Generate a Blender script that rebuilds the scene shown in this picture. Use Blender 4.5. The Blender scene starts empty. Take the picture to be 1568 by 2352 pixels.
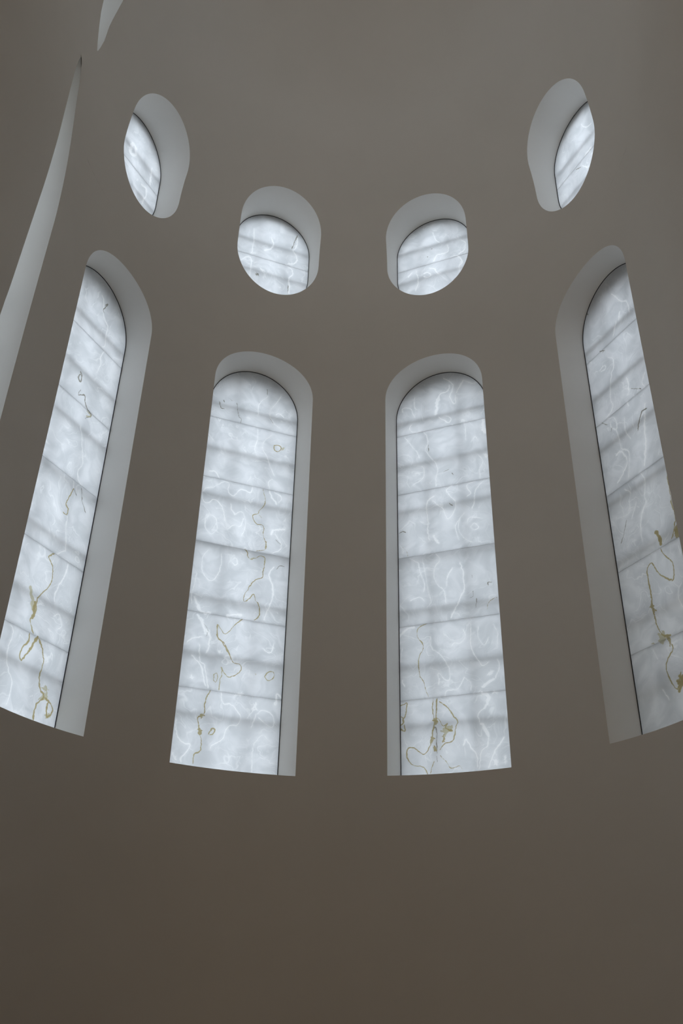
import bpy, math
import numpy as np
from mathutils import Matrix, Vector
C = bpy.context.scene.collection
SC = bpy.context.scene
S, EYE = 5.0, 1.6                     # apse radius in metres, eye height

# ------------------------------------------------------------------ camera
def make_camera():
    cam = bpy.data.objects.new('camera', bpy.data.cameras.new('camera'))
    C.objects.link(cam)
    cx, cy, yaw, pitch, roll, lf = .04155, -2.07231, -.02421, .51426, .02405, -.1786
    cyw, syw, cp, sp = math.cos(yaw), math.sin(yaw), math.cos(pitch), math.sin(pitch)
    fwd = Vector((syw*cp, cyw*cp, sp)); right = Vector((cyw, -syw, 0)); up = right.cross(fwd)
    cr, sr = math.cos(roll), math.sin(roll)
    r2 = cr*right + sr*up; u2 = -sr*right + cr*up
    m = Matrix((r2, u2, -fwd)).transposed().to_4x4()
    m.translation = Vector((cx*S, cy*S, EYE))
    cam.matrix_world = m
    cam.data.sensor_fit = 'VERTICAL'; cam.data.sensor_height = 36.0
    cam.data.lens = 36.0*math.exp(lf)
    cam.data.clip_start = .05; cam.data.clip_end = 500
    SC.camera = cam
make_camera()

# ------------------------------------------------------------------ overcast sky, lamps, exposure
world = bpy.data.worlds.new('world'); SC.world = world; world.use_nodes = True
wn = world.node_tree.nodes; wn['Background'].inputs[0].default_value = (.83, .915, 1.0, 1)
wn['Background'].inputs[1].default_value = 2.85
SC.view_settings.view_transform = 'Standard'; SC.view_settings.look = 'None'
SC.view_settings.gamma = 1; SC.view_settings.use_curve_mapping = False
SC.view_settings.exposure = 0.0
SC.cycles.max_bounces = 14; SC.cycles.diffuse_bounces = 10; SC.cycles.transmission_bounces = 10
SC.cycles.sample_clamp_indirect = 4.0; SC.cycles.use_denoising = True
def area(name, loc, target, sx, sy, power, col):
    L = bpy.data.lights.new(name, 'AREA'); L.shape = 'RECTANGLE'; L.size = sx; L.size_y = sy
    L.energy = power; L.color = col
    o = bpy.data.objects.new(name, L); C.objects.link(o); o.location = loc
    o.rotation_euler = (Vector(target)-Vector(loc)).to_track_quat('-Z', 'Y').to_euler()
# warm fill lamps added behind the camera, standing in for light from the nave
area('nave_fill_light', (-8.6, -22, 12.5), (0, -10, 5), 7, 6, 400, (1, .83, .63))
area('nave_fill_light', (8.6, -22, 12.5), (0, -10, 5), 7, 6, 90, (1, .83, .63))

# ------------------------------------------------------------------ materials
def mat(name):
    m = bpy.data.materials.new(name); m.use_nodes = True; nt = m.node_tree; nt.nodes.clear()
    out = nt.nodes.new('ShaderNodeOutputMaterial'); return m, nt, out
def N(nt, t, **kw):
    n = nt.nodes.new(t)
    for k, v in kw.items():
        if k in n.inputs: n.inputs[k].default_value = v
        else: setattr(n, k, v)
    return n
def math_(nt, op, a, b=None, clamp=False):
    n = nt.nodes.new('ShaderNodeMath'); n.operation = op; n.use_clamp = clamp
    for k, v in enumerate((a, b)):
        if v is None: continue
        if isinstance(v, (int, float)): n.inputs[k].default_value = v
        else: nt.links.new(v, n.inputs[k])
    return n.outputs[0]
def maprange(nt, v, a, b, c=0., d=1., smooth=True):
    n = nt.nodes.new('ShaderNodeMapRange'); n.interpolation_type = 'SMOOTHSTEP' if smooth else 'LINEAR'
    nt.links.new(v, n.inputs[0])
    for k, x in enumerate((a, b, c, d)): n.inputs[1+k].default_value = x
    return n.outputs[0]
def mixc(nt, f, a, b):
    n = nt.nodes.new('ShaderNodeMix'); n.data_type = 'RGBA'
    nt.links.new(f, n.inputs[0])
    for k, v in ((6, a), (7, b)):
        if isinstance(v, tuple): n.inputs[k].default_value = v
        else: nt.links.new(v, n.inputs[k])
    return n.outputs[2]

def plaster(name, col, var=.03, bump=.02, spec=.15, rough=.85):
    m, nt, out = mat(name)
    tc = N(nt, 'ShaderNodeTexCoord')
    n1 = N(nt, 'ShaderNodeTexNoise', Scale=.55, Detail=5., Roughness=.6); nt.links.new(tc.outputs['Object'], n1.inputs['Vector'])
    n2 = N(nt, 'ShaderNodeTexNoise', Scale=60., Detail=3.); nt.links.new(tc.outputs['Object'], n2.inputs['Vector'])
    f = maprange(nt, n1.outputs[0], .3, .7)
    lo = tuple(c*(1-var) for c in col[:3])+(1,)
    c = mixc(nt, f, lo, tuple(col[:3])+(1,))
    b = N(nt, 'ShaderNodeBsdfPrincipled', Roughness=.85); nt.links.new(c, b.inputs['Base Color'])
    b.inputs['Specular IOR Level'].default_value = spec; b.inputs['Roughness'].default_value = rough
    bp = N(nt, 'ShaderNodeBump', Strength=bump, Distance=.002); nt.links.new(n2.outputs[0], bp.inputs['Height'])
    nt.links.new(bp.outputs[0], b.inputs['Normal']); nt.links.new(b.outputs[0], out.inputs[0]); return m
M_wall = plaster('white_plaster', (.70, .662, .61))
M_reveal_lit = plaster('lit_reveal_plaster', (.86, .855, .83), spec=.45, rough=.55)  # same plaster as the wall, paler to put the window light into its colour
M_floor = plaster('limestone_floor', (.46, .40, .34), .1)
M_out = plaster('outer_render', (.62, .60, .56), .1)
M_stone = plaster('outer_stone', (.30, .285, .26), .1)
M_ground = plaster('outside_paving', (.30, .29, .27), .1)
M_roof = plaster('grey_roofing', (.16, .14, .13), .15)

def simple(name, col, rough=.5, metal=0.):
    m, nt, out = mat(name)
    b = N(nt, 'ShaderNodeBsdfPrincipled', Roughness=rough, Metallic=metal); 
    tc = N(nt, 'ShaderNodeTexCoord'); n = N(nt, 'ShaderNodeTexNoise', Scale=30.); nt.links.new(tc.outputs['Object'], n.inputs['Vector'])
    c = mixc(nt, n.outputs[0], tuple(x*.9 for x in col[:3])+(1,), tuple(min(1, x*1.1) for x in col[:3])+(1,))
    nt.links.new(c, b.inputs['Base Color']); nt.links.new(b.outputs[0], out.inputs[0]); return m
M_gap_shade = simple('gap_shade_dark', (.05, .06, .07), .5, .3)  # shade of the gap around the stone put into a colour
M_bar = simple('iron_bar', (.20, .19, .18), .6)
M_joint = simple('grey_joint', (.6, .61, .62), .7)

def onyx():
    m, nt, out = mat('white_onyx')
    at = N(nt, 'ShaderNodeAttribute', attribute_name='pos'); P = at.outputs['Vector']
    ve = N(nt, 'ShaderNodeAttribute', attribute_name='vein'); sep = N(nt, 'ShaderNodeSeparateColor')
    nt.links.new(ve.outputs['Vector'], sep.inputs[0])
    ve2 = N(nt, 'ShaderNodeAttribute', attribute_name='vein_dark')
    # ragged edges for the drawn veins
    r1 = N(nt, 'ShaderNodeTexNoise', Scale=24., Detail=6., Roughness=.65); nt.links.new(P, r1.inputs['Vector'])
    rag = math_(nt, 'MULTIPLY', math_(nt, 'SUBTRACT', r1.outputs[0], .5), .017)
    gold = maprange(nt, math_(nt, 'ADD', sep.outputs[0], rag), -.003, .004)
    white = maprange(nt, math_(nt, 'ADD', sep.outputs[1], rag), -.004, .006)
    lgold = maprange(nt, math_(nt, 'ADD', sep.outputs[2], math_(nt, 'MULTIPLY', rag, 2.2)), -.006, .008)
    dark = maprange(nt, math_(nt, 'ADD', ve2.outputs['Fac'], rag), -.004, .008)
    core = maprange(nt, math_(nt, 'ADD', sep.outputs[0], rag), -.004, .020)
    # warped field: agate-like contour lines
    w1 = N(nt, 'ShaderNodeTexNoise', Scale=.9, Detail=3., Roughness=.5); nt.links.new(P, w1.inputs['Vector'])
    add = N(nt, 'ShaderNodeVectorMath', operation='MULTIPLY_ADD'); nt.links.new(w1.outputs['Color'], add.inputs[0])
    add.inputs[1].default_value = (.9, .9, .9); nt.links.new(P, add.inputs[2])
    f = N(nt, 'ShaderNodeTexNoise', Scale=1.15, Detail=4., Roughness=.42, Distortion=.35); nt.links.new(add.outputs[0], f.inputs['Vector'])
    def lines(freq, width, ph=0.):
        v = math_(nt, 'FRACT', math_(nt, 'ADD', math_(nt, 'MULTIPLY', f.outputs[0], freq), ph))
        d = math_(nt, 'ABSOLUTE', math_(nt, 'SUBTRACT', v, .5))
        return maprange(nt, d, 0., width, 1., 0.)
    mk = N(nt, 'ShaderNodeTexNoise', Scale=1.7, Detail=2.); 
    off = N(nt, 'ShaderNodeVectorMath', operation='ADD'); off.inputs[1].default_value = (13.1, 4.7, 2.2); nt.links.new(P, off.inputs[0]); nt.links.new(off.outputs[0], mk.inputs['Vector'])
    mask = maprange(nt, mk.outputs[0], .48, .64)
    l1 = math_(nt, 'MULTIPLY', lines(9., .07), maprange(nt, mk.outputs[0], .40, .60))
    l2 = math_(nt, 'MULTIPLY', lines(34., .22, .3), mask)
    # soft clouds
    cl = N(nt, 'ShaderNodeTexNoise', Scale=2.6, Detail=4., Roughness=.5, Distortion=1.1); nt.links.new(add.outputs[0], cl.inputs['Vector'])
    cloud = maprange(nt, cl.outputs[0], .3, .72)
    # grey specks
    sp = N(nt, 'ShaderNodeTexNoise', Scale=7., Detail=6., Roughness=.75, Distortion=.6); nt.links.new(P, sp.inputs['Vector'])
    speck = math_(nt, 'MULTIPLY', maprange(nt, sp.outputs[0], .685, .74), .35)
    c = mixc(nt, cloud, (.735, .745, .755, 1), (.835, .84, .85, 1))
    c = mixc(nt, math_(nt, 'MULTIPLY', l2, .26), c, (.93, .93, .93, 1))
    c = mixc(nt, math_(nt, 'MULTIPLY', l1, .6), c, (.95, .95, .95, 1))
    def side(v0, wd): return maprange(nt, math_(nt, 'ABSOLUTE', math_(nt, 'ADD', math_(nt, 'ADD', sep.outputs[1], rag), v0)), 0., wd, 1., 0.)
    par = math_(nt, 'MULTIPLY', math_(nt, 'MAXIMUM', side(.022, .007), math_(nt, 'MULTIPLY', side(.040, .006), .7)), maprange(nt, cl.outputs[0], .42, .6))
    c = mixc(nt, math_(nt, 'MULTIPLY', par, .45), c, (.95, .95, .95, 1))
    c = mixc(nt, speck, c, (.48, .45, .38, 1))
    halo = maprange(nt, math_(nt, 'ADD', sep.outputs[1], rag), -.032, .002)
    c = mixc(nt, math_(nt, 'MULTIPLY', halo, .30), c, (.96, .96, .96, 1))
    c = mixc(nt, math_(nt, 'MULTIPLY', white, .95), c, (1., .995, .99, 1))
    c = mixc(nt, math_(nt, 'MULTIPLY', dark, .9), c, (.27, .25, .20, 1))
    c = mixc(nt, math_(nt, 'MULTIPLY', lgold, .8), c, (.54, .50, .33, 1))
    c = mixc(nt, math_(nt, 'MULTIPLY', gold, .85), c, (.50, .44, .24, 1))
    c = mixc(nt, math_(nt, 'MULTIPLY', core, .55), c, (.34, .25, .09, 1))
    rim = math_(nt, 'MULTIPLY', math_(nt, 'MULTIPLY', gold, maprange(nt, sep.outputs[0], .001, .006, 1., 0.)), maprange(nt, mk.outputs[0], .42, .55))
    c = mixc(nt, math_(nt, 'MULTIPLY', rim, .8), c, (.36, .26, .11, 1))
    tr = N(nt, 'ShaderNodeBsdfTranslucent'); nt.links.new(c, tr.inputs[0])
    df = N(nt, 'ShaderNodeBsdfDiffuse'); nt.links.new(c, df.inputs[0])
    mx = N(nt, 'ShaderNodeMixShader'); mx.inputs[0].default_value = .2
    nt.links.new(tr.outputs[0], mx.inputs[1]); nt.links.new(df.outputs[0], mx.inputs[2])
    nt.links.new(mx.outputs[0], out.inputs[0]); return m
M_onyx = onyx()

# ------------------------------------------------------------------ helpers
def link(name, verts, faces, m, parent=None, normals=None, smooth=False):
    me = bpy.data.meshes.new(name); me.from_pydata([tuple(v) for v in verts], [], faces); me.materials.append(m)
    if smooth: me.polygons.foreach_set('use_smooth', [True]*len(me.polygons))
    me.update()
    if normals is not None: me.normals_split_custom_set_from_vertices([tuple(n) for n in normals])
    o = bpy.data.objects.new(name, me); C.objects.link(o)
    if parent: o.parent = parent
    return o
def tag(o, label, cat=None, kind='structure', group=None):
    o['label'] = label; o['kind'] = kind
    if cat: o['category'] = cat
    if group: o['group'] = group
    return o
def rz(a): return np.array([math.sin(a), math.cos(a), 0.]), np.array([math.cos(a), -math.sin(a), 0.])

# ------------------------------------------------------------------ wall surface (unit = apse radius; s = plan angle, straight beyond 90 degrees)
ZD, ZH = 3.06107, 1.23523
H2 = math.pi/2
def surf(s, z, off=0.):
    s = np.asarray(s, float); z = np.asarray(z, float)
    q = np.clip((z-ZD)/(ZH), 0, 1); r = np.sqrt(np.maximum(1-q*q, 0)) + off
    c = np.clip(s, -H2, H2); y = np.where(np.abs(s) > H2, -(np.abs(s)-H2), 0.)
    return np.stack([r*np.sin(c), r*np.cos(c)*(np.abs(s) <= H2) + y, z], -1)
def surf_n(s, z):
    s = np.asarray(s, float); z = np.asarray(z, float); c = np.clip(s, -H2, H2)
    q = np.clip((z-ZD)/ZH, 0, .9999); r = np.sqrt(1-q*q); nz = np.where(z > ZD, q/ZH, 0.)
    n = np.stack([-np.sin(c)*r, -np.cos(c)*r, -nz], -1); return n/np.linalg.norm(n, axis=-1, keepdims=True)
def world_(P): P = np.array(P, float)*S; P[..., 2] += EYE; return P

PR = dict(s=.77407, z0=.67928, zs=2.30764, ha=.20917, hw=.21519, D=.09978, pw=.20467, pzs=2.27149, pha=.21488, zc=3.20464,
          ru=.19953, rz=.31246, pru=.19039, prz=.28981, pzc=3.20978, sh=.08942, psh=.07672,
          j=[2.18398, 1.88113, 1.5777, 1.27588, .97839], jr=3.19538)
WIN = {  # angle offset, skew, dz, width factor, pane width factor, depth factor, pane shift, joint shift | round: ru, rz, dz, angle
 1: dict(t=.01151, sk=-.04681, dz=.00784, hf=-.05732, pf=.00215, Df=-.02416, ip=.00853, dj=-.00597, ru=-.06199, rz=-.00112, dr=.00755, tr=.04357),
 2: dict(t=-.00902, sk=-.0052, dz=-.01392, hf=.03109, pf=-.00415, Df=.08525, ip=-.00315, dj=.00609, ru=.02415, rz=.03211, dr=-.0072, tr=.01561),
 3: dict(t=-.01644, sk=.0196, dz=-.00564, hf=.01354, pf=.02239, Df=-.02479, ip=-.00367, dj=.00272, ru=.01317, rz=-.03258, dr=-.01929, tr=-.00348),
 4: dict(t=.01395, sk=-.02234, dz=.01171, hf=.00819, pf=-.02141, Df=-.04697, ip=.00387, dj=-.00286, ru=.01969, rz=-.00049, dr=.01894, tr=-.0147)}
def frame(i, rnd):
    w = WIN[i]; th = (i-2.5)*PR['s'] + w['t'] + (w['tr'] if rnd else 0)
    P = np.array([math.sin(th), math.cos(th), 0.]); a = w['sk']
    n = np.array([P[0]*math.cos(a)+P[1]*math.sin(a), P[1]*math.cos(a)-P[0]*math.sin(a), 0.])
    return P, n, np.array([n[1], -n[0], 0.]), PR['D']*(1+w['Df'])
# closed outlines, counter-clockwise seen from inside with u to the right: start bottom right
NJ, NA, NB = 24, 48, 16
def tall_outline(hw, z0, zs, ha, ip=0.):
    a = np.linspace(0, np.pi, NA+1)[1:-1]; L = np.linspace(z0, zs, NJ)
    u = np.concatenate([np.full(NJ, hw), hw*np.cos(a), np.full(NJ, -hw), np.linspace(-hw, hw, NB+1)[1:-1]])
    z = np.concatenate([L, zs+ha*np.sin(a), L[::-1], np.full(NB-1, z0)])
    return u+ip, z
NS, NE = 10, 40
def oval_outline(ru, rz, h, zc):
    a = np.linspace(0, np.pi, NE+1)[1:-1]; L = np.linspace(-h, h, NS); b = rz-h
    u = np.concatenate([np.full(NS, ru), ru*np.cos(a), np.full(NS, -ru), -ru*np.cos(a)])
    z = np.concatenate([L, h+b*np.sin(a), L[::-1], -h-b*np.sin(a)])
    return u, zc+z
def to_wall(P, n, t, u, z, off=0.):
    q = np.clip((z-ZD)/ZH, 0, 1); r = np.sqrt(1-q*q)+off; O = P[None, :2]+u[:, None]*t[None, :2]
    B = O@n[:2]; Cc = (O**2).sum(1)-r*r; s = -B+np.sqrt(B*B-Cc); X = O+s[:, None]*n[None, :2]
    return np.arctan2(X[:, 0], X[:, 1]), z

VW, FW, NW = [], [], []               # the wall mesh
def add_grid(Sg, Zg, flip=False, V=VW, F=FW, Nn=NW, off=0.):
    a, b = Sg.shape; base = len(V)
    V.extend(world_(surf(Sg, Zg, off)).reshape(-1, 3)); Nn.extend(surf_n(Sg, Zg).reshape(-1, 3))
    for i in range(a-1):
        for j in range(b-1):
            k = base+i*b+j; F.append((k, k+1, k+b+1, k+b))
def cell(s0, s1, z0, z1, hs, hz, V=VW, F=FW, Nn=NW, off=0., rings=12):
    """rectangle of wall around a closed hole outline (hs, hz)"""
    cs = (hs.max()+hs.min())/2; zt, zb = hz.max(), hz.min(); n = len(hs)
    # match every outline point to a point of the rectangle border
    bs, bz = np.empty(n), np.empty(n)
    hwid = (hs.max()-hs.min())/2; cu = min(zt-hwid*.9, zt-.3*(zt-zb)); cb = max(zb, zb)
    mid = (zt+zb)/2
    for k in range(n):
        d = hs[k]-cs; e = hz[k]-mid; hh = (zt-zb)/2
        x = d/hwid; y = e/hh; m = max(abs(x), abs(y)); x /= m; y /= m
        bs[k] = (cs+x*(s1-cs)) if x > 0 else (cs+x*(cs-s0))
        bz[k] = (mid+y*(z1-mid)) if y > 0 else (mid+y*(mid-z0))
    # insert the four corners so the border closes
    ph = list(zip(hs, hz)); pb = list(zip(bs, bz)); HH, BB = [], []
    corners = [(s1, z0), (s1, z1), (s0, z1), (s0, z0)]
    def side(p):
        e = 1e-7; r = set()
        if abs(p[0]-s1) < e: r.add('r')
        if abs(p[0]-s0) < e: r.add('l')
        if abs(p[1]-z1) < e: r.add('t')
        if abs(p[1]-z0) < e: r.add('b')
        return r
    cn = {frozenset('rb'): corners[0], frozenset('rt'): corners[1], frozenset('lt'): corners[2], frozenset('lb'): corners[3]}
    for k in range(n):
        HH.append(ph[k]); BB.append(pb[k]); k2 = (k+1) % n
        a, b = side(pb[k]), side(pb[k2])
        if a and b and not (a & b):
            for key, c in cn.items():
                if (key & a) and (key & b): HH.append(((ph[k][0]+ph[k2][0])/2, (ph[k][1]+ph[k2][1])/2)); BB.append(c)
    HH, BB = np.array(HH), np.array(BB); T = np.linspace(0, 1, rings)[:, None, None]**1.0
    G = HH[None]*(1-T)+BB[None]*T; m = G.shape[1]
    # fine border sampling
    base = len(V); Sg, Zg = G[..., 0], G[..., 1]
    V.extend(world_(surf(Sg, Zg, off)).reshape(-1, 3)); Nn.extend(surf_n(Sg, Zg).reshape(-1, 3))
    for i in range(rings-1):
        for j in range(m):
            j2 = (j+1) % m; F.append((base+i*m+j, base+i*m+j2, base+(i+1)*m+j2, base+(i+1)*m+j))

ZBOT, ZMID, ZTOP = -EYE/S, 2.72, 3.72
edges = [-H2, -.773, -.010, .773, H2]
holes = {}
for i in (1, 2, 3, 4):
    w = WIN[i]
    P, n, t, D = frame(i, False)
    u, z = tall_outline(PR['hw']*(1+w['hf']), PR['z0']+w['dz'], PR['zs']+w['dz'], PR['ha'])
    pu, pz = tall_outline(PR['pw']*(1+w['pf']), PR['z0']+w['dz']-.01, PR['pzs']+w['dz'], PR['pha'], w['ip'])
    oz = np.where(pz > PR['pzs']+w['dz'], PR['pzs']+w['dz']+(pz-PR['pzs']-w['dz'])*.74, pz)  # unseen outer arch head lowered to shade the top of the stone
    holes['T%d' % i] = (P, n, t, D, u, z, pu, pz, oz)
    P, n, t, D = frame(i, True)
    u, z = oval_outline(PR['ru']*(1+w['ru']), PR['rz']*(1+w['rz']), PR['sh'], PR['zc']+w['dr'])
    pu, pz = oval_outline(PR['pru']*(1+w['ru']), PR['prz']*(1+w['rz']), PR['psh'], PR['pzc']+w['dr'])
    mz = PR['pzc']+w['dr']; oz = np.where(pz > mz, mz+(pz-mz)*.88, pz)
    holes['R%d' % i] = (P, n, t, D, u, z, pu, pz, oz)
OFF = .20                              # wall thickness
VO, FO, NO = [], [], []
def band(s0, s1, z0, z1, ns, nz):
    Sg, Zg = np.meshgrid(np.linspace(s0, s1, ns), np.linspace(z0, z1, nz), indexing='ij')
    add_grid(Sg, Zg); add_grid(Sg, Zg, V=VO, F=FO, Nn=NO, off=OFF)
for i in (1, 2, 3, 4):
    s0, s1 = edges[i-1], edges[i]
    for k, (za, zb) in (('T', (.45, ZMID)), ('R', (ZMID, ZTOP))):
        P, n, t, D, u, z, pu, pz, oz = holes['%s%d' % (k, i)]
        hs, hz = to_wall(P, n, t, u, z); cell(s0, s1, za, zb, hs, hz)
        hs, hz = to_wall(P, n, t, pu, oz, OFF); cell(s0, s1, za, zb, hs, hz, VO, FO, NO, OFF)
    band(s0, s1, ZBOT, .45, 24, 6)
# side bays: left bay carries the two narrow openings seen edge-on
SL = H2+1.05
def side_outline(pts):
    # pts: (y, z) clockwise; returns closed densified outline, smoothed
    P = np.array(pts); out = []
    n = len(P)
    for k in range(n):
        p0, p1, p2, p3 = P[k-1], P[k], P[(k+1) % n], P[(k+2) % n]
        L = np.linalg.norm(p2-p1); m = max(2, int(L/.04))
        for a in np.linspace(0, 1, m, endpoint=False):
            out.append(.5*((2*p1)+(-p0+p2)*a+(2*p0-5*p1+4*p2-p3)*a*a+(-p0+3*p1-3*p2+p3)*a**3))
    return np.array(out)
slit = [(-.050, .69), (-.052, 1.1), (-.060, 1.46), (-.058, 1.831), (-.052, 2.149), (-.050, 2.30), (-.060, 2.47), (-.080, 2.614), (-.117, 2.80), (-.133, 2.89), (-.155, 2.968),
        (-.172, 2.976), (-.184, 2.90), (-.181, 2.753), (-.173, 2.531), (-.176, 2.323), (-.188, 2.117), (-.197, 1.968), (-.206, 1.815), (-.216, 1.686), (-.222, 1.4), (-.224, 1.1), (-.224, .69)]
lens = [(-.070, 3.172), (-.058, 3.26), (-.071, 3.334), (-.087, 3.488), (-.13, 3.64), (-.19, 3.66), (-.215, 3.53), (-.170, 3.342), (-.112, 3.230), (-.085, 3.185)]
def straight_part(pts):  # straight jamb lines stay straight below the spring
    return side_outline(pts)
sl, ln = side_outline(slit), side_outline(lens)
sa, sb = -SL, -H2
def flare(o):
    c = (o.max(0)+o.min(0))/2; return np.stack([c[0]-.10+(o[:, 0]-c[0])*2.0, c[1]+(o[:, 1]-c[1])*1.06], 1)
for za, zb, o in ((.45, 3.08, sl), (3.08, 3.80, ln)):
    z0c = za
    hs = -(H2+(-o[:, 0])); hz = o[:, 1]
    cell(sa, sb, za, zb, hs, hz)
    oo = flare(o); cell(sa, sb, za, zb, -(H2+(-oo[:, 0])), oo[:, 1], VO, FO, NO, OFF)
band(sa, sb, ZBOT, .45, 8, 4)
band(H2, SL, ZBOT, ZTOP, 8, 40)
# dome and vault above
def cap(s0, s1, zt, ns, V, F, Nn, off):
    q0 = math.asin((zt-ZD)/ZH); ph = np.linspace(q0, H2-1e-3, 20)
    Sg, Pg = np.meshgrid(np.linspace(s0, s1, ns), ph, indexing='ij'); add_grid(Sg, ZD+ZH*np.sin(Pg), V=V, F=F, Nn=Nn, off=off)
for V_, F_, N_, off in ((VW, FW, NW, 0.), (VO, FO, NO, OFF)):
    cap(-H2, H2, ZTOP, 72, V_, F_, N_, off); cap(H2, SL, ZTOP, 8, V_, F_, N_, off); cap(-SL, -H2, 3.80, 8, V_, F_, N_, off)
def face_in(V_, F_, N_):
    P_ = np.array(V_); Q = np.array(N_); A = np.array(F_)
    fn = np.cross(P_[A[:, 2]]-P_[A[:, 0]], P_[A[:, 3]]-P_[A[:, 1]]); bad = (fn*Q[A[:, 0]]).sum(1) < 0
    return [tuple(int(x) for x in (f[::-1] if b else f)) for f, b in zip(A, bad)]
FW = face_in(VW, FW, NW)
wall = link('wall_apse', VW, FW, M_wall, normals=NW, smooth=True)
tag(wall, 'smooth white plastered curved apse wall rising into its half dome', 'wall')
outer = link('wall_outer', VO, FO, M_out, smooth=True); tag(outer, 'outer face of the curved apse masonry', 'wall')

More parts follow.
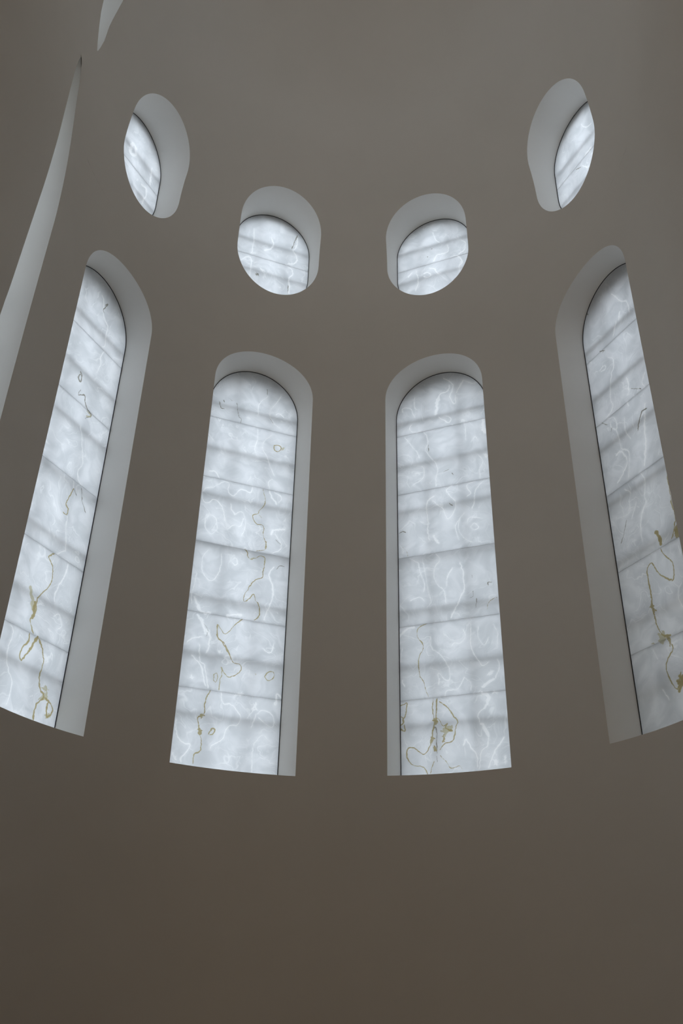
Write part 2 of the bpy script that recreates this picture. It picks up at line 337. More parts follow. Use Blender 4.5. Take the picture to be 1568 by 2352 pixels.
# ------------------------------------------------------------------ veins drawn on the stone
V={'T1':[["G",9,264,6386,151,6279,186,6241,280,6164,330,6015,329,5871,257,5714,125,5535,108,5439,129,5254,72,5183,58,5083,117,4995,176,4908],["G",7,221,6326,167,6266,235,6195,295,6153],["L",31,-88,5608,-27,5480,27,5373,38,5297],["G",23,63,5404,103,5243,81,5155],["G",14,89,4891,97,4770,19,4635,-11,4488,33,4413],["G",19,40,4423,126,4565,195,4697,291,4895],["G",15,318,4881,454,4726,514,4560,498,4385,508,4236,561,4132,657,4070,663,4012,545,3888,547,3771,545,3632],["L",35,626,3986,721,4044,729,4092],["L",35,684,4169,689,4168],["G",14,721,4044,824,3999,922,3937,936,3850,851,3752,794,3870,807,3979],["L",35,839,3756,885,3791],["D",9,-28,10051,31,9986,38,9861,-35,9872,-14,9997],["D",8,85,9690,54,9551,207,9649,260,9504,365,9428,490,9385,338,9219],["L",16,351,9376,478,9377,352,9270],["G",8,416,7742,349,7533,297,7373,386,7310,369,7189,268,7191],["D",6,599,7865,670,7653,754,7545,830,7461],["D",5,420,7744,525,7650],["W",8,260,9000,367,8761,473,8423,499,8279,430,8139,476,7970,590,7898],["W",10,379,7875,416,7742],["W",9,400,7169,421,6960,513,6590,480,6530,344,6404],["W",11,113,12067,195,11962,249,11686,439,11527,443,11299,468,11063,399,10980],["W",11,486,10923,415,10714,448,10520,396,10317],["D",8,260,11930,329,12020,239,11795,273,11736],["D",8,-29,10051,42,9974,17,9824,-68,9892],["W",14,655,6353,623,6111,531,5916,476,5690,502,5600],["W",10,-346,4866,-247,4781,-287,4541,-261,4357,-185,4207,-57,4058,-46,3889,-64,3684],["W",7,549,5354,669,5434,785,5281,693,5181]],
'T2':[["G",10,486,10504,566,10545,639,10534,663,10482,617,10383,546,10368,491,10423,486,10504],["L",20,669,10448,713,10496],["D",7,-420,11403,-373,11079,-306,11003,-307,10895],["D",6,234,11977,255,11820],["D",8,-829,11328,-775,11176,-694,11164],["D",8,-724,11384,-708,11328],["D",6,349,11194,438,11098],["D",6,-631,11486,-524,11421],["W",8,-999,10428,-945,10374,-858,10284],["W",14,-868,9497,-756,9525,-669,9416,-646,9378],["W",10,-1003,9331,-957,9343],["W",7,268,11786,132,11620,62,11426,77,11211],["W",7,581,11882,467,11647,354,11440,346,11241,460,11080,611,11003],["W",11,486,11332,567,11392,677,11314],["W",7,417,10780,266,10572,240,10355,354,10177,429,9968,544,9748],["W",8,500,9647,426,9539,466,9393],["W",7,84,10829,103,10574,62,10306,136,10119],["W",9,-748,9129,-538,9323,-421,9308,-425,9134,-329,9028,-250,9112,-144,9236,34,9203,91,9349],["W",9,-748,9129,-876,9087,-948,8962,-940,8795,-896,8731,-804,8743,-738,8833,-645,8845,-541,8742,-471,8591,-436,8411],["W",12,-341,8832,-321,8710,-245,8601],["W",8,-245,8601,-100,8698,-23,8568,-5,8343,-56,8145],["W",8,-363,8221,-225,8366,-111,8360,-51,8562],["W",22,544,8319,614,8429,846,8491],["W",10,639,8340,789,8123,758,7992,611,7879],["W",17,457,9351,548,9175,635,9044],["W",8,577,9336,743,9244,691,9101],["W",7,-701,7703,-807,7503,-774,7179,-589,7024,-471,7201,-428,7424,-441,7658],["W",6,-227,7524,-143,7621,-97,7511,-148,7461,-209,7528],["W",12,667,7587,584,7411,590,7313,675,7172,684,6882,613,6677,540,6399],["W",7,-896,7155,-909,6867,-947,6653,-912,6493],["W",27,-892,6626,-806,6475,-688,6349,-549,6356],["W",23,-198,6381,67,6419],["W",6,-760,8482,-838,8340,-800,8144,-680,8048,-583,8192,-625,8430,-760,8482],["W",19,-785,6277,-666,6134,-593,5930],["D",4,-649,6137,-550,6010,-569,5863],["D",5,666,8221,718,8170,789,8123],["D",5,728,7539,798,7634,894,7633],["G",6,317,9361,385,9092,356,8934,267,8816,253,8738,150,8693,158,8589,243,8482,358,8487,402,8413,391,8285,474,8055,454,7938,268,7868],["G",10,469,8136,462,7950],["G",4,274,8722,337,8651],["G",8,25,7847,95,7791,110,7714,161,7664,244,7691,352,7764,446,7764,479,7700,448,7463,440,7313,314,7239,230,7125,151,6955,104,6850,114,6728,217,6814,293,6905,339,6779,397,6733,437,6569,419,6434,342,6365],["L",14,170,7666,271,7697],["G",8,109,6343,-9,6248,-103,6104,-199,5997,-273,6038,-381,6156,-358,5916,-254,5825,-132,5631],["G",8,-380,6145,-358,5905,-222,5816,-130,5671,-58,5523,8,5434,106,5439,160,5378,147,5298,47,5205,-64,5149,-148,5215,-225,5320,-193,5189,-230,5067,-231,4876],["G",8,-354,5165,-300,5202,-273,5119,-302,5019,-353,5050,-354,5165],["G",7,635,5252,707,5372,808,5367,794,5256,698,5192,635,5252],["L",14,443,5293,444,5273],["G",8,-390,4854,-468,4599,-459,4415,-570,4328,-548,4203,-502,4028,-451,3803,-471,3730,-570,3649,-572,3500],["G",24,-519,4152,-504,4046],["G",22,-518,4362,-456,4383],["G",10,-339,4048,-293,4153,-237,4142,-266,4057,-319,4041],["W",8,-191,4853,-134,4644,18,4646,141,4549,228,4430,191,4295,16,4237,-48,4119,-90,3970,-265,3860,-294,3785],["W",29,465,4592,486,4708],["W",8,343,4426,430,4549],["W",9,528,4525,639,4615,799,4560,865,4455,854,4322,735,4345,571,4474],["W",13,432,4270,528,4525],["W",7,511,3467,498,3894,581,4067,671,4151,812,4058],["W",21,866,4759,893,4956,977,4890],["W",23,78,4843,212,4862],["W",11,-955,4260,-941,4064,-868,3896,-771,3836,-663,3831,-702,3704,-795,3572,-787,3503],["W",18,-731,6217,-634,6030,-507,5931,-502,5691,-527,5548],["W",9,-677,5702,-643,5373,-539,5292,-441,4884],["W",11,-804,5465,-614,5281,-482,4917],["W",8,555,5821,703,5743,770,5958],["W",13,-925,5701,-840,5795,-636,5869],["W",19,-769,5056,-759,5048],["W",20,-302,5623,-280,5597],["W",16,-945,3642,-878,3528]],
'T3':[["W",12,73,12245,213,12115,291,11993,262,11802,196,11697,232,11588,288,11475,342,11534,340,11706],["W",16,209,12016,161,11855,-6,11827,-98,11580],["W",27,-74,11672,-139,11298],["W",10,-70,11208,126,11012,209,11062,152,11149,73,11194],["W",14,541,12058,431,11903,362,11749],["W",8,541,12058,737,11915,829,11925],["W",8,-898,11549,-917,11654,-811,11650,-705,11597,-666,11438,-627,11330],["W",11,-714,11158,-758,11072,-677,10955,-490,10932],["W",7,-614,11896,-620,11623,-559,11533],["W",24,437,10991,495,10952],["W",30,920,10876,898,10649,944,10545],["W",31,917,9963,925,9950],["W",9,-419,10902,-342,10729,-347,10542,-402,10416,-307,10208,-192,10044,-138,9873,-186,9638,-193,9441],["W",8,-866,10859,-745,10640,-686,10531,-606,10418,-529,10237],["W",6,-640,9807,-619,9870,-540,9807],["W",7,-675,10065,-474,9996,-439,9829,-503,9686,-706,9575],["W",7,485,10943,514,10747,499,10450],["W",6,748,10026,841,9825,762,9623,769,9425],["W",7,632,10371,717,10487,769,10383],["D",7,159,9694,196,9641],["D",6,443,9740,500,9716],["D",5,-24,9758,115,9804],["D",5,-327,10537,-333,10353],["W",8,155,9380,35,9286,106,9141,197,9015,197,8823,124,8670,26,8605,-17,8719,-77,8880,-189,8988,-282,9115],["W",12,-240,9215,-400,9096,-425,8908,-393,8688,-402,8375,-370,8183],["W",7,653,9369,480,9342,474,9235,544,9113,464,9044],["W",7,840,9349,640,9156,605,8866,543,8753],["W",6,389,8679,230,8503,185,8346,248,8089],["W",6,289,8553,241,8335,341,8112,518,7978],["W",8,750,8483,513,8550,414,8446],["W",6,521,8363,597,8400,665,8294,570,8251,500,8316,521,8363],["W",8,-248,7855,-169,7701,-277,7560,-303,7328,-218,7139,-95,6985,-87,6737],["W",8,-800,7852,-631,7701,-599,7476,-511,7245,-535,7054],["W",9,90,7478,-27,7322,-54,7113],["W",14,241,7570,294,7366,293,7153,301,6961,204,6806,86,6580,7,6425],["W",7,-818,6905,-630,6953,-522,6860],["W",5,-534,7785,-441,7078,-394,6821,-471,6700],["W",20,-272,8268,-183,8087],["D",8,-1033,8464,-944,8499,-886,8457],["D",7,772,6981,776,7047,856,7053],["D",9,80,8975,153,8896],["D",5,470,7278,484,7199],["D",5,468,6916,472,6821,407,6775],["D",6,538,6755,509,6555],["G",4,739,6466,748,6612,849,6689,937,6712],["G",4,-969,8128,-874,8008,-857,7902],["G",6,-487,6354,-642,6313,-696,6216,-668,6089,-580,5954,-583,5832,-646,5739,-682,5523,-657,5321,-589,5235,-545,5056,-491,4896],["G",9,-1086,4793,-977,4801,-926,4825,-939,4692,-981,4545,-1049,4579],["G",12,-1000,4546,-1002,4452,-1082,4384,-975,4300,-982,4432],["G",9,-408,4868,-430,4681,-407,4491,-401,4380,-443,4254,-438,4126,-490,4003,-598,3858,-683,3892,-835,3994,-922,3965,-934,3821,-822,3669,-633,3620,-562,3492],["G",8,-327,4860,-352,4674,-369,4488,-352,4412],["D",4,-337,4842,-361,4599],["G",11,-290,4800,-178,4713,-87,4610,-16,4492,45,4394,-8,4253,-55,4040,-205,4025,-304,3898],["L",46,-216,4235,-120,4281],["G",15,-153,4376,-176,4286,-66,4222],["G",8,-311,4483,-241,4328,-153,4376],["D",7,-443,4254,-384,4323,-350,4191],["D",5,-360,4192,-372,3850],["D",6,-374,3796,-377,3690],["G",26,-378,4489,-382,4378],["G",24,-443,4145,-479,4029],["G",20,-229,4145,-233,4054],["G",5,-308,3809,-183,3659,-113,3566,44,3598,103,3499],["G",5,-424,3711,-474,3591,-496,3496],["G",22,-406,3960,-408,3906],["W",19,-1058,6182,-974,6254,-869,6323,-755,6339],["W",8,-424,6097,-411,5871,-237,5708,-126,5516,-64,5371,-81,5198,-177,5209,-290,5339,-277,5143],["W",7,-14,5841,48,5903,145,5881,268,5985,237,6152],["W",9,380,6254,375,5791,493,5501,581,5393,680,5459],["W",9,851,5477,877,5320,789,5121],["W",22,760,5105,616,5045,555,4976],["W",9,515,4924,457,4893],["W",26,683,5218,723,5252],["W",6,532,6172,520,5972,624,5779,710,5927],["W",8,209,5205,64,4991,-128,4992,-181,4883],["W",6,209,5205,317,5097,328,4944],["W",7,-1000,5926,-1045,5646],["W",14,-274,5239,-278,5123],["W",8,822,6172,886,5983,871,5767],["W",22,511,4868,636,4780,550,4586],["W",13,550,4586,433,4487,443,4340],["W",22,478,4319,545,4223,600,4075],["W",9,600,4075,561,3901,448,3822,393,3513],["W",11,126,3954,187,4056,271,3907,354,3759,368,3550],["W",12,572,3518,637,3686,738,3852,876,4034],["W",24,687,3630,702,3595],["W",17,869,3703,862,3600],["W",19,753,4861,807,4846],["W",14,-1009,5282,-951,5157]],
'T4':[["W",10,-373,10711,-255,10571,-270,10383,-369,10256,-485,9811,-446,9593,-649,9480],["W",8,-649,10580,-493,10608,-486,10521,-609,10531],["W",16,-7,9956,20,9765,-1,9667],["W",14,458,9733,344,9611,382,9491],["W",9,-635,9433,-481,9370,-422,9201,-470,9084,-585,9212,-585,9325],["W",8,-470,9084,-429,8839,-423,8655,-310,8551,-248,8425,-361,8005],["W",13,-572,8601,-436,8591,-323,8383,-406,8204,-643,8042],["W",6,-216,9197,-248,8943,-144,8698],["W",19,322,9131,223,8785,191,8455,52,8025],["W",23,272,9003,131,8952],["W",8,-72,7944,10,7747,-65,7507,-61,7342,-221,7182,-285,6894],["W",8,-505,7846,-365,7685],["W",6,-433,7571,-449,7396,-589,7352,-799,7408],["W",6,-286,7460,-446,7214],["W",16,-94,9449,-68,9357],["D",8,-798,9463,-659,9316],["D",9,51,8736,95,8886,216,9040,342,9028],["D",6,-566,7258,-705,7015,-793,6911],["D",5,-564,9199,-605,9114],["D",7,-545,10975,-429,10927,-486,10889],["D",8,65,9658,292,9480],["G",8,492,7559,492,7193,478,7013,502,6877,478,6736],["G",10,463,6713,407,6559,344,6454],["G",40,507,6585,484,6491],["G",20,40,6721,114,6532],["W",11,3,12012,196,11645,340,11522,375,11208],["W",17,126,11440,66,11283],["W",10,-10,11300,-143,11045],["D",12,-731,12182,-721,12076],["D",7,-563,10987,-412,10917],["G",10,470,7096,489,6962,503,6811,473,6684],["G",36,469,6545,458,6470],["G",22,32,6726,103,6579,119,6481],["G",10,76,6409,121,6269,237,6118,279,5983,230,5830,184,5792],["G",13,186,5801,37,5912,-98,6107,-168,6258,-273,6203,-307,6057,-300,5797,-309,5528,-295,5256,-218,5042,-42,4953],["G",26,-329,5555,-286,5462],["L",48,-238,5012,-225,4961],["G",31,-113,4960,-75,4864],["G",10,-60,4823,-47,4729,-195,4616,-245,4507,-220,4305,-136,4158,-45,4098],["G",53,12,4236,7,4168],["L",11,-477,4964,-408,4932],["W",9,-50,7370,-260,7048,-283,6700],["W",9,390,5687,265,5569,265,5419,295,5296],["W",7,-461,4866,-391,4678],["W",7,453,6295,463,6134],["W",7,-392,4197,-290,4012]],
'R1':[["W",28,-216,16495,-120,16611,-24,16408,-186,16261,-216,16495],["W",19,339,15797,512,15812,449,15309],["W",20,542,16609,575,16103]],
'R2':[["W",12,-526,16867,-495,16438,-522,16079,-538,16001,-412,16051],["W",18,-209,16234,-41,16346],["W",10,-66,16733,12,16558,-42,16360],["D",9,632,17097,574,16878,528,16680,501,16550],["W",13,637,16993,597,16648,537,16506,633,16368,634,16135,420,15993],["W",15,367,15958,538,15839,558,15675,467,15528,500,15316,493,15036],["W",10,-767,15668,-652,15827,-534,15817,-505,15574,-522,15234],["D",15,-358,15310,-332,15390,-285,15324],["D",5,468,15304,472,15028],["W",30,-228,15570,-203,15523],["W",15,251,15139,271,15160]],
'R3':[["W",15,-20,15942,83,16117,255,16108,375,16147,351,16358],["W",11,696,16395,817,16261,785,16045,632,15948],["W",15,418,15903,608,15886,702,15654,633,15540,624,15349],["W",18,-134,15744,3,15664,103,15460],["W",18,-279,15600,-192,15624,-109,15510,-175,15450,-281,15517],["W",9,2,16939,59,16679,163,16520],["W",9,-470,15784,-425,15374,-506,15126],["W",18,-670,15631,-579,15768],["D",9,-165,16155,-155,16137],["D",8,-60,16375,-27,16377]],
'R4':[["W",12,88,17093,197,16843,376,16773],["W",23,61,16115,249,16112],["W",10,-90,15925,56,15687],["D",10,-286,16020,-130,15916]]}
def strokes(key, kinds):
    return [(w*(1.35 if k == 'D' else 1)/1000., np.array(p, float).reshape(-1, 2)/1000.) for k, w, *p in V.get(key, []) if k in kinds]
def smooth_line(p):
    if len(p) < 3: return p
    out = []
    for k in range(len(p)-1):
        p0, p1, p2, p3 = p[max(k-1, 0)], p[k], p[k+1], p[min(k+2, len(p)-1)]
        for a in (0, .25, .5, .75): out.append(.5*((2*p1)+(-p0+p2)*a+(2*p0-5*p1+4*p2-p3)*a*a+(-p0+3*p1-3*p2+p3)*a**3))
    out.append(p[-1]); return np.array(out)
def wobble(rng, s, waves):
    v = np.zeros_like(s)
    for L, a in waves:
        n = int(s[-1]/L)+3; k = rng.uniform(-1, 1, n); x = s/L+rng.uniform(0, 1); i0 = x.astype(int); fr = x-i0; fr = fr*fr*(3-2*fr)
        k = np.concatenate([k, k[:3]]); v += a*(k[i0]*(1-fr)+k[i0+1]*fr)
    return v
def natural(w, p, key):
    """a drawn stroke made irregular the way a mineral vein is: wandering line, uneven width"""
    rng = np.random.default_rng(int(abs(p[0, 0]*1e3)*7919+abs(p[0, 1]*1e3)*31+len(p)+w*1e4) % 2**31)
    p = smooth_line(p); L = np.r_[0, np.cumsum(np.hypot(*np.diff(p, axis=0).T))]
    if L[-1] < 1e-3: return p, np.full(len(p), w)
    n = max(3, int(L[-1]/.014)); s = np.linspace(0, L[-1], n); q = np.stack([np.interp(s, L, p[:, 0]), np.interp(s, L, p[:, 1])], 1)
    t = np.gradient(q, axis=0); t /= np.hypot(*t.T)[:, None]+1e-9; nn = np.stack([-t[:, 1], t[:, 0]], 1)
    amp = min(.55*w+.003, .016)
    q = q+nn*wobble(rng, s, ((.16, amp*.8), (.06, amp*.8), (.028, amp*.6)))[:, None]
    big = w > .018
    ww = w*np.exp(wobble(rng, s, ((.22, .35), (.07, .28), (.03, .2))))
    if not big: ww = ww*np.clip(np.minimum(s, s[-1]-s)/.05+.6, 0, 1)
    return q, ww
def streaks(st):
    """broad patches become a tangle of short mineral streaks"""
    out = []
    for w, p in st:
        rng = np.random.default_rng(int(abs(p[0, 0]*1e4)+abs(p[0, 1]*1e4)) % 2**31)
        L = np.r_[0, np.cumsum(np.hypot(*np.diff(p, axis=0).T))]
        if w < .0155 or L[-1] > 9*w: out.append((w, p)); continue
        for k in range(int(11+L[-1]/.02)):
            a = rng.uniform(0, L[-1]); l = rng.uniform(.4, 1.6)*w+.01; c = np.array([np.interp(a, L, p[:, 0]), np.interp(a, L, p[:, 1])])+rng.normal(0, .38*w, 2)
            j = min(max(int(np.searchsorted(L, a)), 1), len(p)-1); d = p[j]-p[j-1]; ang = math.atan2(d[1], d[0])+rng.normal(0, .55)
            v = np.array([math.cos(ang), math.sin(ang)])*l
            out.append((w*rng.uniform(.2, .5), np.array([c-v, c+rng.normal(0, .2*w, 2), c+v])))
    return out
def vein_field(U, Z, st, zlo, zhi):
    st = streaks(st)
    f = np.full(U.shape, -.06)
    for w0, p in st:
        if p[:, 1].max()+.2 < zlo or p[:, 1].min()-.2 > zhi: continue
        p, wv = natural(w0, p, 0)
        for a, b, wa, wb in zip(p[:-1], p[1:], wv[:-1], wv[1:]):
            pad = max(wa, wb)+.06
            m = (U > min(a[0], b[0])-pad) & (U < max(a[0], b[0])+pad) & (Z > min(a[1], b[1])-pad) & (Z < max(a[1], b[1])+pad)
            if not m.any(): continue
            x, y = U[m]-a[0], Z[m]-a[1]; dx, dy = b-a; L = dx*dx+dy*dy+1e-12; tt = np.clip((x*dx+y*dy)/L, 0, 1)
            f[m] = np.maximum(f[m], wa+(wb-wa)*tt-np.hypot(x-tt*dx, y-tt*dy))
    return f

# ------------------------------------------------------------------ windows
def place(P, n, t):                    # local x = u, y = outward, z = up
    m = Matrix(((t[0], n[0], 0, P[0]*S), (t[1], n[1], 0, P[1]*S), (0, 0, 1, EYE), (0, 0, 0, 1))); return m
def tube(name, rings_, m, parent, closed=True, normals=None):
    n = len(rings_[0]); Vv = [v for r in rings_ for v in r]; F = []
    for i in range(len(rings_)-1):
        for j in range(n if closed else n-1):
            j2 = (j+1) % n; F.append((i*n+j, (i+1)*n+j, (i+1)*n+j2, i*n+j2))
    return link(name, Vv, F, m, parent)
def smooth_sharp(o, ang=.6):
    me = o.data; me.polygons.foreach_set('use_smooth', [True]*len(me.polygons)); me.set_sharp_from_angle(angle=ang)
def halfwidth(pu, pz, zz, ip):
    """half width of the outline at height zz"""
    h = np.interp(zz, pz, pu-ip); return h
GRID = .0095
def pane_piece(parent, key, prof, ip, zlo, zhi, ydist, seed, th=.03):
    """one onyx slab between two joints, front face gridded so the drawn veins can follow"""
    nz = max(2, int((zhi-zlo)/GRID)+1); zz = np.linspace(zlo, zhi, nz)
    # cluster rows where the outline closes
    wd = prof(zz); wmax = wd.max(); nu = max(3, int(2*wmax/GRID)+1)
    q = np.linspace(-1, 1, nu); U = q[None, :]*wd[:, None]+ip; Z = np.repeat(zz[:, None], nu, 1)
    gold = vein_field(U, Z, strokes(key, 'G'), zlo, zhi); white = vein_field(U, Z, strokes(key, 'W'), zlo, zhi)
    lg = vein_field(U, Z, strokes(key, 'L'), zlo, zhi); dk = vein_field(U, Z, strokes(key, 'D'), zlo, zhi)
    front = np.stack([U, np.full(U.shape, ydist), Z], -1).reshape(-1, 3)
    rim = np.concatenate([np.arange(nu), np.arange(1, nz)*nu+nu-1, (nz-1)*nu+np.arange(nu-2, -1, -1), np.arange(nz-2, 0, -1)*nu])
    back = front[rim]+np.array([0, th, 0]); nf = len(front); nr = len(rim)
    verts = np.concatenate([front, back]).astype(np.float32)
    k = (np.arange(nz-1)[:, None]*nu+np.arange(nu-1)[None, :]).ravel()
    quads = np.stack([k, k+1, k+nu+1, k+nu], 1)
    r2 = np.roll(np.arange(nr), -1); side = np.stack([rim, nf+np.arange(nr), nf+r2, rim[r2]], 1)
    loops = np.concatenate([quads.ravel(), side.ravel(), nf+np.arange(nr)[::-1]]).astype(np.int32)
    starts = np.concatenate([np.arange(len(quads)+len(side))*4, [(len(quads)+len(side))*4]]).astype(np.int32)
    me = bpy.data.meshes.new('pane'); me.vertices.add(len(verts)); me.vertices.foreach_set('co', verts.ravel())
    me.loops.add(len(loops)); me.loops.foreach_set('vertex_index', loops)
    me.polygons.add(len(starts)); me.polygons.foreach_set('loop_start', starts)
    me.polygons.foreach_set('use_smooth', np.zeros(len(starts), bool)); me.update(calc_edges=True)
    def full(a, fill): return np.concatenate([a.ravel(), np.full(nr, fill)])
    at = me.attributes.new('vein', 'FLOAT_VECTOR', 'POINT')
    at.data.foreach_set('vector', np.stack([full(gold, -.06), full(white, -.06), full(lg, -.06)], 1).astype(np.float32).ravel())
    at = me.attributes.new('vein_dark', 'FLOAT', 'POINT'); at.data.foreach_set('value', full(dk, -.06).astype(np.float32))
    at = me.attributes.new('pos', 'FLOAT_VECTOR', 'POINT')
    pos = verts[:, [0, 2, 1]].copy(); pos[:, 2] = 0; pos += np.array([0, 0, seed], np.float32); at.data.foreach_set('vector', pos.ravel())
    me.materials.append(M_onyx)
    o = bpy.data.objects.new('pane', me); C.objects.link(o); o.parent = parent; return o
def bar_box(name, a, b, hx, hy, m, parent):
    """box from a to b (points in local space), half sizes across"""
    a, b = np.array(a, float), np.array(b, float); d = b-a; d /= np.linalg.norm(d)
    y = np.array([0, 1., 0]); x = np.cross(d, y)
    Vv = [p+sx*hx*x+sy*hy*y for p in (a, b) for sx, sy in ((-1, -1), (1, -1), (1, 1), (-1, 1))]
    F = [(0, 3, 2, 1), (4, 5, 6, 7)]+[(k, (k+1) % 4, (k+1) % 4+4, k+4) for k in range(4)]
    return link(name, Vv, F, m, parent)

labels = {
 'T1': 'far left tall round-headed onyx window with a thick golden vein near its foot',
 'T2': 'tall round-headed onyx window, small gold ring near its top',
 'T3': 'tall round-headed onyx window with branching gold blotch and dark crack at its foot',
 'T4': 'dim far right tall round-headed onyx window with looping gold vein',
 'R1': 'upper oval onyx window above the far left tall window',
 'R2': 'upper oval onyx window, left one of the middle pair, small grey-brown mark low',
 'R3': 'upper oval onyx window, right one of the middle pair, white wavy veins',
 'R4': 'upper oval onyx window above the dim far right tall window'}
BACK = .26                             # how far the embrasure runs on behind the stone
for num, key in enumerate(('T1', 'T2', 'T3', 'T4', 'R1', 'R2', 'R3', 'R4'), 1):
    P, n, t, D, u, z, pu, pz, oz = holes[key]; i = int(key[1]); w = WIN[i]; rnd = key[0] == 'R'
    root = bpy.data.objects.new('window_%d' % num, None); C.objects.link(root); root.matrix_world = place(P, n, t)
    tag(root, labels[key], 'window')
    # reveal: wall arris -> stone -> outer face
    th, zz = to_wall(P, n, t, u, z); X = surf(th, zz)
    y0 = ((X-P[None])@n)*S; d = D*S
    r0 = np.stack([u*S, y0, z*S], -1); r2 = np.stack([pu*S, np.full(len(u), d), pz*S], -1)
    tho, zo = to_wall(P, n, t, pu, oz, OFF); Xo = surf(tho, zo, OFF); yo = ((Xo-P[None])@n)*S
    r3 = np.stack([pu*S, np.maximum(yo, d+.12), oz*S], -1)
    rev = tube('reveal', [r0, r0*.8+r2*.2, r0*.6+r2*.4, r0*.4+r2*.6, r0*.2+r2*.8, r2, r2*.92+r3*.08], M_reveal_lit, root); smooth_sharp(rev)
    emb = tube('outer_reveal', [r2*.92+r3*.08, r2*.5+r3*.5, r3], M_stone, root); smooth_sharp(emb)  # unseen outer embrasure, coloured dark to dim the edges of the stone
    # dark strip around the stone, with the shade of the gap in its colour
    cu, cz = (w['ip']*S if not rnd else 0.), pz.mean()*S
    def inset(e):
        q = r2.copy(); a = np.roll(q, 1, 0)-np.roll(q, -1, 0); nn = np.stack([-a[:, 2], a[:, 0]], -1); nn /= np.linalg.norm(nn, axis=1, keepdims=True)+1e-9
        c = np.stack([cu-q[:, 0], (pz.min()+pz.max())/2*S-q[:, 2]], -1); sg = np.sign((nn*c).sum(1, keepdims=True)); nn *= np.where(sg == 0, 1, sg)
        q[:, 0] += nn[:, 0]*e; q[:, 2] += nn[:, 1]*e; return q
    FRW = .013
    a0, a1 = inset(.0005), inset(FRW)
    o1 = np.array([0, -.008, 0]); o2 = np.array([0, .004, 0])
    fr = tube('frame', [a0+o1, a1+o1, a1+o2, a0+o2, a0+o1], M_gap_shade, root); smooth_sharp(fr)
    # stone slabs
    ip = 0. if rnd else w['ip']*S
    if not rnd:
        pw, zs_, ph = PR['pw']*(1+w['pf'])*S, (PR['pzs']+w['dz'])*S, PR['pha']*S
        prof = lambda q: np.where(q <= zs_, pw, pw*np.sqrt(np.maximum(1-((q-zs_)/ph)**2, 1e-5)))-.003
        zlo, zhi = pz.min()*S+.002, zs_+ph*.9995
        js = [(q+w['dz']+w['dj'])*S for q in PR['j']]
    else:
        pw = PR['pru']*(1+w['ru'])*S; hz_ = PR['psh']*S; b_ = (PR['prz']*(1+w['rz']))*S-hz_; zc_ = (PR['pzc']+w['dr'])*S
        prof = lambda q: pw*np.sqrt(np.maximum(1-(np.maximum(np.abs(q-zc_)-hz_, 0)/b_)**2, 1e-5))-.003
        zlo, zhi = zc_-hz_-b_*.9995, zc_+hz_+b_*.9995
        js = [(PR['jr']+w['dr'])*S]
    cuts = [zhi]+js+[zlo]; g = .002
    for k in range(len(cuts)-1):
        pane_piece(root, key, prof, ip, cuts[k+1]+(g if k < len(cuts)-2 else 0), cuts[k]-(g if k > 0 else 0), d+.002, num*7.31+k*.22)
    for q in js: bar_box('joint', (ip-float(prof(q)), d+.0355, q), (ip+float(prof(q)), d+.0355, q), .004, .003, M_joint, root)
    # iron glazing bars of the outer window, a hand's breadth behind the stone
    yb = d+.03+.11
    zb0 = pz.min()*S; zb1 = pz.max()*S
    zs_b = [q for q in ((.88+.2285*k)*S for k in range(-1, 14)) if zb0+.1 < q < zb1-.1]
    if rnd: zs_b = [q for q in ((PR['pzc']-.115)*S, (PR['pzc']+.085)*S)]
    for q in zs_b:
        hwid = float(prof(q)); bar_box('glazing_bar', (ip-hwid-.02, yb, q), (ip+hwid+.02, yb, q), .028, .02, M_bar, root)
    for ux in (-.075*S, .075*S):
        xx = ux+ip; zq = np.linspace(zb0, zb1, 400); ok = zq[prof(zq) > abs(ux)]
        bar_box('glazing_bar', (xx, yb+.035, ok.min()), (xx, yb+.035, ok.max()), .025, .012, M_bar, root)

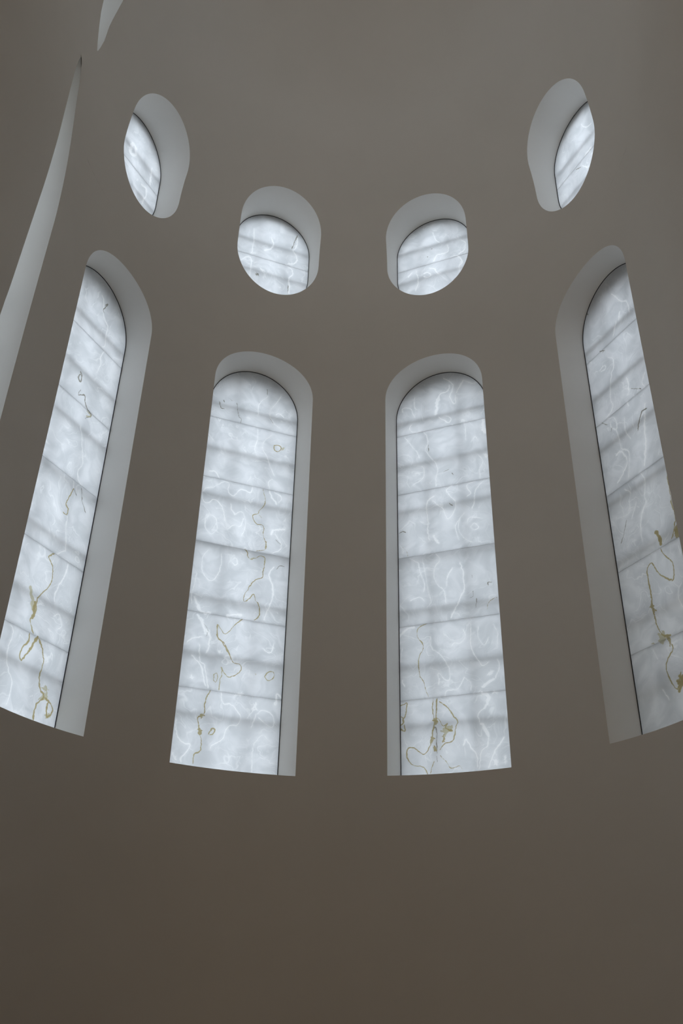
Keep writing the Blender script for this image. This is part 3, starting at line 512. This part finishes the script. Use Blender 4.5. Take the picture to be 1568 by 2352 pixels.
# two narrow openings of the left bay
def side_window(num, o, label, joints):
    root = bpy.data.objects.new('window_%d' % num, None); C.objects.link(root)
    q = -o[:, 0]                       # distance south of the apse springing, in radii
    root.matrix_world = place(np.array([-1., 0, 0]), np.array([-1., 0, 0]), np.array([0., 1., 0]))
    tag(root, label, 'window')
    z = o[:, 1]; X = surf(-(H2+q), z); y0 = (-X[:, 0]-1)*S; d = .5
    r0 = np.stack([-q*S, y0, z*S], -1); r2 = np.stack([-q*S, np.full(len(q), d), z*S], -1); fo = flare(o); Xo = surf(-(H2-fo[:, 0]), fo[:, 1], OFF); r3 = np.stack([fo[:, 0]*S, (-Xo[:, 0]-1)*S, fo[:, 1]*S], -1)
    rm = r2.copy(); rm[:, 1] = d+.04
    rev = tube('reveal', [r0, r0*.75+r2*.25, r0*.5+r2*.5, r0*.25+r2*.75, r2, rm, r3], M_reveal_lit, root); smooth_sharp(rev)
    js = sorted((j*S for j in joints), reverse=True); zlo, zhi = z.min()*S+.01, z.max()*S-.01
    zz = z*S; xx = -q*S; kt, kb = int(np.argmax(zz)), int(np.argmin(zz))
    n_ = len(zz); up = []; dn = []
    idx = [(kb+k) % n_ for k in range(n_+1)]
    cut = idx.index(kt); A = np.array(idx[:cut+1]); B = np.array(idx[cut:])[::-1]
    def lr(v):
        a = np.interp(v, np.maximum.accumulate(zz[A]), xx[A]); b = np.interp(v, np.maximum.accumulate(zz[B]), xx[B]); return np.minimum(a, b), np.maximum(a, b)
    cuts = [zhi]+js+[zlo]
    for k in range(len(cuts)-1):
        top, bot = cuts[k]-(.003 if k else 0), cuts[k+1]+(.003 if k < len(cuts)-2 else 0)
        v = np.linspace(bot, top, 24); a, b = lr(v); 
        loopf = [(a[m], v[m]) for m in range(24)]+[(b[m], v[m]) for m in range(23, -1, -1)]
        m_ = len(loopf); Vv = [(x, d+.002, y) for x, y in loopf]+[(x, d+.032, y) for x, y in loopf]
        F = [(m, 47-m-1+0, 47-m, m) for m in range(0)]
        F = [(m, m+1, 46-m, 47-m) for m in range(23)]+[(48+m, 48+47-m, 48+46-m, 48+m+1) for m in range(23)]
        F += [(m, m+48, (m+1) % 48+48, (m+1) % 48) for m in range(48)]
        p = link('pane', Vv, F, M_onyx, root)
        at = p.data.attributes.new('pos', 'FLOAT_VECTOR', 'POINT'); at.data.foreach_set('vector', np.array([(x, zq, num*7.31+k) for x, _, zq in Vv], np.float32).ravel())
        at = p.data.attributes.new('vein', 'FLOAT_VECTOR', 'POINT'); at.data.foreach_set('vector', np.full(len(Vv)*3, -.06, np.float32))
        at = p.data.attributes.new('vein_dark', 'FLOAT', 'POINT'); at.data.foreach_set('value', np.full(len(Vv), -.06, np.float32))
    for q_ in js:
        a, b = lr(np.array([q_])); bar_box('joint', (float(a[0]), d+.0355, q_), (float(b[0]), d+.0355, q_), .004, .003, M_joint, root)
side_window(9, sl, 'tall narrow window opening seen edge-on at the left edge, grey reveal only', [.98, 1.28, 1.58, 1.88, 2.18, 2.5])
side_window(10, ln, 'topmost left opening cut by the upper edge, grey reveal only', [3.35])

# ------------------------------------------------------------------ nave around the camera, floor, outside
def box(name, lo, hi, m, label, cat, inward=False):
    x0, y0, z0 = lo; x1, y1, z1 = hi
    Vv = [(x0, y0, z0), (x1, y0, z0), (x1, y1, z0), (x0, y1, z0), (x0, y0, z1), (x1, y0, z1), (x1, y1, z1), (x0, y1, z1)]
    F = [(0, 3, 2, 1), (4, 5, 6, 7), (0, 1, 5, 4), (1, 2, 6, 5), (2, 3, 7, 6), (3, 0, 4, 7)]
    return tag(link(name, Vv, F, m), label, cat)
YA = -1.05*S
box('floor', (-10, -32, -.3), (10, 6.5, 0), M_floor, 'pale stone floor of the church below the view', 'floor')
box('ceiling', (-10, -32, 20.5), (10, YA-.02, 21), M_wall, 'plain white nave ceiling behind the camera', 'ceiling')
box('wall_left', (-10, -32, 0), (-9.6, YA, 20.5), M_wall, 'plain white left nave wall behind the camera', 'wall')
box('wall_right', (9.6, -32, 0), (10, YA, 20.5), M_wall, 'plain white right nave wall behind the camera', 'wall')
box('wall_back', (-10, -32.4, 0), (10, -32, 20.5), M_wall, 'plain white rear nave wall behind the camera', 'wall')
# front wall of the nave with the choir arch
na = 49; a = np.linspace(0, np.pi, na); ax = S*np.cos(a)*1.0; az = EYE+S*(ZD+ZH*np.sin(a))
inner = [(S, 0.)]+[(ax[k], az[k]) for k in range(na)]+[(-S, 0.)]
outerp = [(10, 0.)]+[((10 if math.cos(t_) > .25 else -10 if math.cos(t_) < -.25 else 10*math.cos(t_)/.25), 23.4 if abs(math.cos(t_)) < .9 else 17+6.4*(1-(abs(math.cos(t_))-.9)*10)) for t_ in a]+[(-10, 0.)]
Vv = [(x, YA, z) for x, z in inner]+[(x, YA, z) for x, z in outerp]+[(x, YA+.4, z) for x, z in inner]+[(x, YA+.4, z) for x, z in outerp]
m_ = len(inner); F = [(k, k+1, m_+k+1, m_+k) for k in range(m_-1)]+[(2*m_+k, 3*m_+k, 3*m_+k+1, 2*m_+k+1) for k in range(m_-1)]
tag(link('wall_front', Vv, F, M_wall), 'white nave end wall framing the choir arch', 'wall')
box('ground', (-60, -60, -.6), (60, 60, -.32), M_ground, 'grey paving outside the church', 'ground')
# unseen gabled house added beside the apse to shade the far right window
def house(name, c, ang, L, Wd, He, Hr):
    ca, sa_ = math.cos(ang), math.sin(ang)
    T = lambda x, y, z: (c[0]+x*ca-y*sa_, c[1]+x*sa_+y*ca, z)
    b = [T(x, y, z) for z in (-.3, He) for x, y in ((-L, -Wd), (L, -Wd), (L, Wd), (-L, Wd))]
    F = [(0, 3, 2, 1), (4, 5, 6, 7)]+[(k, (k+1) % 4, (k+1) % 4+4, k+4) for k in range(4)]
    root = bpy.data.objects.new(name, None); C.objects.link(root)
    link('shade_house_wall', b, F, M_out, root)
    e = .4; r = [T(-L-e, -Wd-e, He), T(L+e, -Wd-e, He), T(L+e, Wd+e, He), T(-L-e, Wd+e, He), T(-L-e, 0, Hr), T(L+e, 0, Hr)]
    link('shade_house_roof', r, [(0, 1, 5, 4), (2, 3, 4, 5), (0, 4, 3), (1, 2, 5), (0, 3, 2, 1)], M_roof, root)
    tag(root, 'unseen house added outside the apse to dim the far right window', 'house')
house('shade_house', (11.4, 5.1), -1.17, 6.5, 3.0, 10.2, 13.4)
